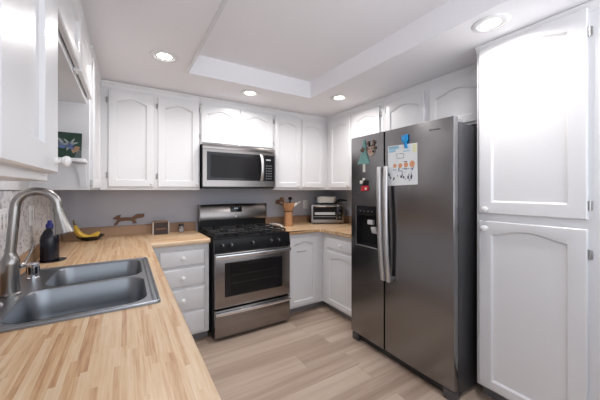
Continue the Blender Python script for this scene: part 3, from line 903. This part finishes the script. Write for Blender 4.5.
t = thing('tree_magnet', (fxx - 0.006, 1.762, 1.62), 'teal fir tree magnet with pale trunk and small brown bow, on the freezer door', 'magnet')
b = MB(); b.prism([yz(1.835, 1.578), yz(1.700, 1.572), yz(1.735, 1.665), yz(1.752, 1.765), yz(1.757, 1.785), yz(1.770, 1.765), yz(1.785, 1.675)], (-0.010, 0, 0))
b.build('foliage', M['tree_teal'], t)
b = MB(); b.prism([yz(1.773, 1.505), yz(1.751, 1.505), yz(1.751, 1.573), yz(1.773, 1.573)], (-0.008, 0, 0))
b.build('trunk', M['trunk'], t)
b = MB()
for y, z, r in ((1.785, 1.695, 0.014), (1.768, 1.685, 0.013), (1.757, 1.70, 0.011), (1.772, 1.715, 0.010)):
    b.lathe(yz(y, z, 0.009), [(r, 0), (r * 0.8, 0.006), (0.0001, 0.010)], -X, 10)
b.build('bow', M['brown_fuzz'], t)

t = thing('reindeer_magnet', (fxx - 0.006, 1.68, 1.70), 'tan and brown reindeer face magnet with antlers, beside the tree magnet', 'magnet')
b = MB(); b.prism([yz(1.715, 1.665), yz(1.690, 1.635), yz(1.660, 1.640), yz(1.645, 1.675), yz(1.650, 1.715), yz(1.705, 1.715)], (-0.010, 0, 0))
b.build('face', M['tan_clay'], t)
b = MB()
for s_ in (1, -1):
    b.tube([yz(1.68 + s_ * 0.012, 1.71, 0.008), yz(1.68 + s_ * 0.030, 1.735, 0.010), yz(1.68 + s_ * 0.028, 1.765, 0.009)], 0.006, 8)
    b.tube([yz(1.68 + s_ * 0.028, 1.732, 0.010), yz(1.68 + s_ * 0.045, 1.75, 0.009)], 0.005, 8)
    b.lathe(yz(1.68 + s_ * 0.042, 1.70, 0.006), [(0.014, 0), (0.012, 0.005), (0.0001, 0.008)], -X, 10)
b.build('antlers', M['brown_fuzz'], t)
b = MB()
for y, z, r in ((1.697, 1.695, 0.007), (1.665, 1.695, 0.007), (1.652, 1.672, 0.012)): b.lathe(yz(y, z, 0.009), [(r, 0), (r * 0.7, 0.005), (0.0001, 0.007)], -X, 10)
b.build('eyes', M['black'], t)
b = MB(); b.lathe(yz(1.683, 1.672, 0.009), [(0.013, 0), (0.010, 0.007), (0.0001, 0.010)], -X, 12)
b.build('nose', M['pink'], t)

t = thing('boot_magnet', (fxx - 0.006, 1.755, 1.385), 'small red, black and white magnet low on the freezer door, above the dispenser', 'magnet')
b = MB(); b.prism([yz(1.790, 1.340), yz(1.715, 1.345), yz(1.710, 1.375), yz(1.725, 1.390), yz(1.790, 1.382)], (-0.012, 0, 0))
b.build('red_base', M['red'], t)
b = MB(); b.prism([yz(1.775, 1.384), yz(1.722, 1.388), yz(1.718, 1.425), yz(1.735, 1.437), yz(1.765, 1.425)], (-0.011, 0, 0))
b.build('black_middle', M['black'], t)
b = MB()
for y, z, r in ((1.790, 1.418, 0.016), (1.762, 1.440, 0.013), (1.735, 1.36, 0.012)): b.lathe(yz(y, z, 0.004), [(r, 0), (r, 0.008), (r * 0.6, 0.012), (0.0001, 0.012)], -X, 14)
b.build('white_patches', M['trunk'], t)

# ------------------------------------------------------------------ downlights
def downlight(loc, label):
    t = thing('recessed_downlight', loc, label, 'ceiling light', 'recessed downlights in the lowered ceiling')
    x, y, z = loc
    b = MB(); b.lathe((x, y, z), [(0.046, -0.0005), (0.047, -0.002), (0.064, -0.0035), (0.067, -0.008), (0.074, -0.0085), (0.090, -0.005), (0.093, -0.0005)], Z, 32)
    b.bm.faces.ensure_lookup_table()
    b.build('trim_ring', M['white'], t)
    b = MB(); b.lathe((x, y, z), [(0.0465, -0.001), (0.0465, -0.003), (0.0001, -0.0045)], Z, 32)
    b.build('lens', M['lens'], t)
    ld = bpy.data.lights.new('downlight_lamp', 'AREA')
    ld.shape = 'DISK'; ld.size = 0.12; ld.energy = LAMP_W; ld.color = LAMP_COL; ld.spread = radians(158)
    lo = bpy.data.objects.new('lamp', ld); C.objects.link(lo)
    lo.parent = t; lo.location = (0, 0, -0.012)
    return t
proto = downlight((0.228, 2.150, HC), 'recessed downlight at the left, near the white cabinets by the corner')
for loc, lab in (((1.010, 2.533, HC), 'recessed downlight in front of the cabinets above the microwave'),
                 ((1.822, 2.184, HC), 'recessed downlight near the back right corner, facing the drawer and toaster corner'),
                 ((1.728, 0.765, HC), 'recessed downlight right in front of the tall pantry')):
    c = copy_tree(proto)
    c.location = loc
    c['label'] = lab

# ------------------------------------------------------------------ outlets
def outlet(name, label, c, U, W, w, h, gangs):
    c, U, W = Vector(c), Vector(U), Vector(W)
    t = thing(name, c, label, 'outlet')
    b = MB(); b.obox(c + W * 0.003, U, Z, W, w / 2, h / 2, 0.003, 0.0015)
    pl = b.build('plate', M['outlet'], t)
    for g in range(gangs):
        u = (g - (gangs - 1) / 2) * 0.046
        b = MB(); b.obox(c + W * 0.0068 + U * u, U, Z, W, 0.0165, 0.034, 0.0012, 0.001)
        fc = b.build('insert', M['white_knob'], t)
        b = MB()
        for zz in (-0.018, 0.018):
            for uu in (-0.006, 0.006): b.obox(c + W * 0.0081 + U * (u + uu) + Z * zz, U, Z, W, 0.0012, 0.005, 0.0004)
        b.build('slots', M['slot'], fc)
    return t
outlet('wall_outlet', 'white wall plate on the speckled tile, nearer the camera beside the faucet', (XL + 0.008, 1.80, 1.205), Y, X, 0.118, 0.118, 2)
outlet('wall_outlet', 'white wall plate on the speckled tile, framed by the faucet arch', (XL + 0.008, 2.275, 1.20), Y, X, 0.100, 0.118, 2)
outlet('wall_outlet', 'white outlet on the grey back wall between utensil holder and toaster oven', (2.07, YB, 1.155), X, -Y, 0.075, 0.118, 1)

# ------------------------------------------------------------------ things on the left counter
bx, by = -0.400, 2.285
t = thing('soap_bottle', (bx, by, CZ1), 'dark navy bottle with a blue cap standing behind the sink by the faucet', 'bottle')
b = MB(); b.lathe((bx, by, CZ1 + 0.0045), [(0.042, 0), (0.046, 0.004), (0.046, 0.125), (0.043, 0.15), (0.030, 0.178), (0.018, 0.192), (0.0165, 0.20), (0.0001, 0.20)], Z, 28)
b.build('body', M['bottle'], t)
b = MB(); b.lathe((bx, by, CZ1 + 0.2035), [(0.019, 0), (0.019, 0.022), (0.014, 0.028), (0.010, 0.045), (0.0001, 0.047)], Z, 20)
b.build('cap', M['bottle_blue'], t)
t = tag(MB().lathe((-0.385, 2.275, CZ1), [(0.058, 0), (0.066, 0.003), (0.068, 0.006), (0.062, 0.005), (0.0001, 0.004)], Z, 28).build('coaster', M['dish']),
        'round black coaster on the counter under the navy bottle', 'coaster')
# dish and banana
t = tag(MB().lathe((-0.262, 3.05, CZ1), [(0.055, 0), (0.065, 0.003), (0.098, 0.030), (0.103, 0.037), (0.099, 0.038), (0.092, 0.030), (0.060, 0.008), (0.0001, 0.007)], Z, 32).build('dish', M['dish']),
        'shallow black dish holding the banana in the back left corner', 'dish')
t = thing('banana', (-0.29, 3.0, CZ1 + 0.03), 'yellow banana with a brown stem, resting in the black dish', 'banana')
b = MB()
pts, rs = [], []
bc = Vector((-0.270, 2.985, 1.057)); ru = Vector((0.985, -0.17, 0))
for k in range(17):
    a = radians(182 + 142 * k / 16)
    pts.append(bc + ru * (0.094 * cos(a)) + Z * (0.110 * sin(a)))
    u = k / 16
    rs.append(0.0215 * (min(1, 0.45 + u * 4) * min(1, 0.35 + (1 - u) * 5)))
b.tube(pts, rs, 8)
b.build('skin', M['banana'], t, 25)
b = MB(); b.tube([pts[0], pts[0] + Vector((-0.012, 0, 0.022)), pts[0] + Vector((-0.012, 0, 0.042))], [0.009, 0.006, 0.007], 8)
b.build('stem', M['banana_end'], t)
b = MB(); b.tube([pts[-1], pts[-1] + Vector((0.004, 0, 0.008))], [0.0065, 0.004], 8)
b.build('tip', M['banana_end'], t)

# carved animal on the backsplash ledge
px = [(175,155),(188,148),(205,140),(215,130),(228,132),(240,127),(238,140),(233,150),(260,151),(300,150),(325,153),(340,145),(358,132),(380,126),(405,128),(425,124),(433,135),(430,148),(418,157),(395,160),(372,162),(352,172),(360,182),(370,194),(362,200),(345,197),(332,205),(335,190),(325,178),(280,176),(235,178),(222,188),(212,205),(198,208),(186,210),(190,195),(208,180),(210,165),(195,161)]
b = MB()
b.prism([(-0.104 + (x - 180) * 0.00103, 3.176, 1.011 + (210 - y) * 0.00124) for x, y in px], (0, 0.016, 0))
t = tag(b.build('animal_figurine', M['brown_wood'], None, 0), 'flat carved brown wooden fox figure standing on the back ledge', 'figurine')
# box
t = thing('wooden_box', (0.292, 3.085, CZ1), 'dark brown wooden box with pale ends at the backsplash beside the glass jar', 'box')
MB().box(0.228, 3.055, CZ1, 0.356, 3.12, 1.030, 0.002, 1).build('front', M['dark_wood'], t)
MB().box(0.226, 3.05, 1.030, 0.358, 3.125, 1.044, 0.003, 1).build('lid', M['box_top'], t)
for xx in (0.218, 0.356): MB().box(xx, 3.05, CZ1, xx + 0.010, 3.125, 1.036, 0.002, 1).build('end_panel', M['pale_edge'], t)
MB().box(0.245, 3.052, 0.960, 0.340, 3.056, 0.975).build('carved_band', M['brown_wood'], t)
# jar
t = thing('glass_jar', (0.487, 3.115, CZ1), 'small glass jar with dark lid on the counter left of the range', 'jar')
b = MB(); b.lathe((0.487, 3.115, CZ1), [(0.026, 0), (0.028, 0.003), (0.028, 0.058), (0.022, 0.066), (0.020, 0.066), (0.025, 0.057), (0.025, 0.005), (0.0001, 0.004)], Z, 24)
b.build('glass', M['jar'], t)
b = MB(); b.lathe((0.487, 3.115, CZ1 + 0.005), [(0.0235, 0), (0.0235, 0.030), (0.0001, 0.031)], Z, 20)
b.build('contents', M['salt'], t)
b = MB(); b.lathe((0.487, 3.115, CZ1 + 0.066), [(0.025, 0), (0.025, 0.018), (0.0001, 0.019)], Z, 20)
b.build('lid', M['jar_lid'], t)

# picture on the niche shelf
t = thing('picture', (-0.30, 2.14, 1.53), 'small dark green picture of a pale leafy motif leaning on the niche shelf', 'picture')
pu = Vector((1, 0, 0)); pn_ = Vector((0, -0.985, 0.17)); pv = Vector((0, 0.17, 0.985))
po = Vector((-0.405, 2.150, 1.5335))
def pp(u, v, d=0.0): return po + pu * u + pv * v + pn_ * d
b = MB(); b.prism([pp(0, 0), pp(0.175, 0), pp(0.175, 0.165), pp(0, 0.165)], pn_ * 0.008)
bd = b.build('board', M['card_green'], t, 0)
def leaf(b, u, v, ang, L_, w_):
    c_, s_ = cos(ang), sin(ang)
    q = [(0, 0), (L_ * 0.3, w_), (L_ * 0.7, w_ * 0.8), (L_, 0), (L_ * 0.7, -w_ * 0.8), (L_ * 0.3, -w_)]
    b.prism([pp(u + x * c_ - y * s_, v + x * s_ + y * c_, 0.0082) for x, y in q], pn_ * 0.0008)
b = MB()
for a in (0.5, 1.0, 2.6, 3.2, -0.3): leaf(b, 0.105, 0.075, a, 0.042, 0.009)
b.build('blue_shapes', M['card_blue'], bd, 0)
b = MB()
for a in (0.0, 0.7, 2.0, 2.9, 4.1): leaf(b, 0.118, 0.092, a + 0.3, 0.045, 0.006)
leaf(b, 0.09, 0.09, 2.2, 0.05, 0.006)
b.build('pale_shapes', M['card_pale'], bd, 0)
b = MB()
for a in (-0.9, -0.4, 0.1, -1.5): leaf(b, 0.135, 0.070, a, 0.035, 0.009)
b.build('peach_shapes', M['card_orange'], bd, 0)
b = MB()
b.prism([pp(0.0, 0.165, 0.0081), pp(0.0, 0.06, 0.0081), pp(0.10, 0.075, 0.0081), pp(0.085, 0.12, 0.0081)], pn_ * 0.0003)
b.prism([pp(0.140, 0.0, 0.0081), pp(0.175, 0.0, 0.0081), pp(0.175, 0.06, 0.0081), pp(0.150, 0.05, 0.0081)], pn_ * 0.0003)
b.build('grey_shapes', M['card_grey'], bd, 0)

# ------------------------------------------------------------------ things on the right counter
cx, cy = 1.672, 2.955
t = thing('utensil_holder', (cx, cy, CZ1), 'tall wooden utensil holder with dark band and flared top, right of the range', 'utensil holder')
def hexloop(z, r, tw=0.3, n=8): return [(cx + r * cos(tw + 2 * pi * k / n), cy + r * sin(tw + 2 * pi * k / n), z) for k in range(n)]
b = MB(); b.loft([hexloop(CZ1, 0.052), hexloop(1.085, 0.050)]); b.build('lower_body', M['crock'], t, 20)
b = MB(); b.loft([hexloop(1.085, 0.053), hexloop(1.100, 0.053)]); b.build('dark_band', M['crock_dark'], t, 20)
b = MB(); b.loft([hexloop(1.100, 0.050), hexloop(1.135, 0.068), hexloop(1.195, 0.082), hexloop(1.195, 0.072), hexloop(1.12, 0.042)]); b.build('flared_top', M['crock'], t, 20)
rv = Vector((0.849, -0.528, 0))
base = Vector((cx, cy, 1.13))
def utensil(name, label, m, a, bvec, r, head=None):
    t = thing(name, base + rv * a, label, 'utensil', 'utensils in the wooden holder')
    p0, p1 = base + rv * a, base + bvec
    MB().tube([p0, p0.lerp(p1, 0.6), p1], [r * 0.8, r, r], 10).build('handle', m, t)
    if head: head(t, p0, p1, m)
    return t
def spoon_head(t, p0, p1, m):
    d = (p1 - p0).normalized()
    MB().lathe(p1 - d * 0.005, [(0.006, 0), (0.020, 0.015), (0.029, 0.04), (0.025, 0.06), (0.0001, 0.072)], d, 16).build('bowl', m, t)
def ball_head(t, p0, p1, m):
    d = (p1 - p0).normalized()
    MB().lathe(p1 - d * 0.004, [(0.008, 0), (0.022, 0.008), (0.026, 0.022), (0.020, 0.038), (0.0001, 0.044)], d, 16).build('knob_end', m, t)
utensil('wooden_spoon', 'dark brown wooden spoon leaning out of the left of the utensil holder', M['crock_dark'], -0.02, rv * -0.100 + Z * 0.055, 0.009, spoon_head)
utensil('wooden_spoon', 'reddish brown wooden spoon low at the left of the utensil holder', M['brown_wood'], -0.015, rv * -0.062 + Z * 0.075, 0.008, spoon_head)
utensil('kitchen_tool', 'black round-ended tool standing up in the middle of the utensil holder', M['black'], 0.01, rv * 0.020 + Z * 0.100, 0.010, ball_head)
utensil('kitchen_tool', 'white-handled tool leaning right out of the utensil holder', M['white_plastic'], 0.03, rv * 0.105 + Z * 0.060, 0.015)
utensil('kitchen_tool', 'thin metal tool reaching furthest right out of the utensil holder', M['hinge'], 0.03, rv * 0.145 + Z * 0.080, 0.009)

t = thing('spoon_rest', (1.47, 2.96, CZ1), 'white spoon rest with looped handle on the counter beside the range', 'spoon rest')
b = MB(); b.lathe((1.478, 3.02, CZ1), [(0.030, 0), (0.036, 0.004), (0.038, 0.020), (0.034, 0.020), (0.030, 0.008), (0.0001, 0.006)], Z, 24)
b.build('bowl', M['white_plastic'], t)
b = MB(); b.tube([(1.450, 3.02, CZ1 + 0.03), (1.458, 2.96, CZ1 + 0.042), (1.490, 2.87, CZ1 + 0.040), (1.513, 2.84, CZ1 + 0.028), (1.522, 2.83, CZ1 + 0.007)], 0.0075, 10)
b.build('looped_handle', M['white_plastic'], t, 60)

# toaster oven, turned into the corner
U = Vector((0.849, -0.528, 0)); F = Vector((-0.528, -0.849, 0))   # U along its front, F out of its front
oc = Vector((2.195, 2.86, CZ1))
t = thing('toaster_oven', oc, 'silver toaster oven with glass door and black dials, set across the right corner', 'toaster oven')
def tb(name, m, u0, u1, d0, d1, z0, z1, parent, bev=0.003):
    b = MB()
    c = oc + U * ((u0 + u1) / 2) + F * ((d0 + d1) / 2) + Z * ((z0 + z1) / 2)
    b.obox(c, U, F, Z, abs(u1 - u0) / 2, abs(d1 - d0) / 2, (z1 - z0) / 2, bev)
    return b.build(name, m, parent)
W2 = 0.208
tb('case', M['steel'], -W2, W2, -0.22, -0.013, 0.018, 0.245, t)
for u in (-0.17, 0.17):
    for d in (-0.19, -0.035): tb('foot', M['black'], u - 0.012, u + 0.012, d - 0.012, d + 0.012, 0, 0.019, t, 0.001)
b = MB()
def fp(u, z, d=0.0): return oc + U * u + F * d + Z * z
b.plate([fp(-W2, 0.018), fp(0.118, 0.018), fp(0.118, 0.245), fp(-W2, 0.245)], [[fp(-0.186, 0.058), fp(0.112, 0.058), fp(0.112, 0.222), fp(-0.186, 0.222)]], F * -0.012)
td = b.build('door', M['steel'], t)
tb('glass', M['oven_glass'], -0.188, 0.114, -0.010, -0.005, 0.056, 0.224, td, 0)
tb('tray', M['light_plastic'], -0.165, 0.095, -0.0055, -0.0035, 0.118, 0.150, td, 0)
tb('rack', M['grey_plastic'], -0.180, 0.108, -0.0055, -0.0035, 0.090, 0.098, td, 0)
b = MB(); b.tube([fp(-0.18, 0.226, 0.004), fp(-0.175, 0.226, 0.022), fp(0.10, 0.226, 0.022), fp(0.105, 0.226, 0.004)], 0.007, 10)
b.build('handle', M['chrome'], td, 60)
tp = tb('control_panel', M['glass_black'], 0.120, 0.186, -0.006, 0.001, 0.050, 0.226, t, 0.001)
tb('panel_surround', M['steel'], 0.119, W2, -0.012, -0.003, 0.018, 0.245, t, 0.001)
for zz in (0.078, 0.137, 0.196):
    b = MB(); b.lathe(fp(0.153, zz, 0.001), [(0.021, 0), (0.021, 0.006), (0.017, 0.016), (0.0001, 0.017)], F, 18)
    k_ = b.build('dial', M['black'], tp)
    b = MB(); b.obox(fp(0.153, zz + 0.006, 0.0185), U, F, Z, 0.002, 0.001, 0.010)
    b.build('pointer', M['mark'], k_)
# pan on the toaster oven, foil tray in it
pc = fp(-0.012, 0.2455, -0.115)
t = thing('frying_pan', pc, 'black pan on top of the toaster oven, its handle pointing right', 'pan')
b = MB()
b.lathe(pc, [(0.080, 0), (0.088, 0.003), (0.094, 0.022), (0.090, 0.022), (0.085, 0.006), (0.0001, 0.004)], Z, 28)
b.build('pan_body', M['black_matte'], t)
b = MB(); b.tube([fp(0.078, 0.262, -0.115), fp(0.125, 0.283, -0.105), fp(0.165, 0.302, -0.095), fp(0.26, 0.300, -0.075)], [0.009, 0.011, 0.014, 0.011], 10)
b.build('handle', M['black'], t)
t = thing('foil_tray', pc + Z * 0.005, 'crumpled silvery foil tray sitting in the black pan on the toaster oven', 'tray')
b = MB()
loops = []
for z, gx, gy in ((0.2515, 0.060, 0.050), (0.256, 0.070, 0.055), (0.272, 0.112, 0.074), (0.338, 0.122, 0.086), (0.345, 0.128, 0.090), (0.348, 0.124, 0.088), (0.338, 0.110, 0.076), (0.310, 0.095, 0.066)):
    L_ = []
    for k in range(32):
        a = 2 * pi * k / 32
        sx = max(-1, min(1, 1.25 * cos(a))); sy = max(-1, min(1, 1.25 * sin(a)))
        j = 0.004 * sin(k * 5.1 + z * 90) if z > 0.27 else 0
        L_.append(fp(-0.012 + (gx + j) * sx, z + j, -0.115 + (gy + j) * sy))
    loops.append(L_)
b.loft(loops)
b.build('pan', M['foil'], t, 30)
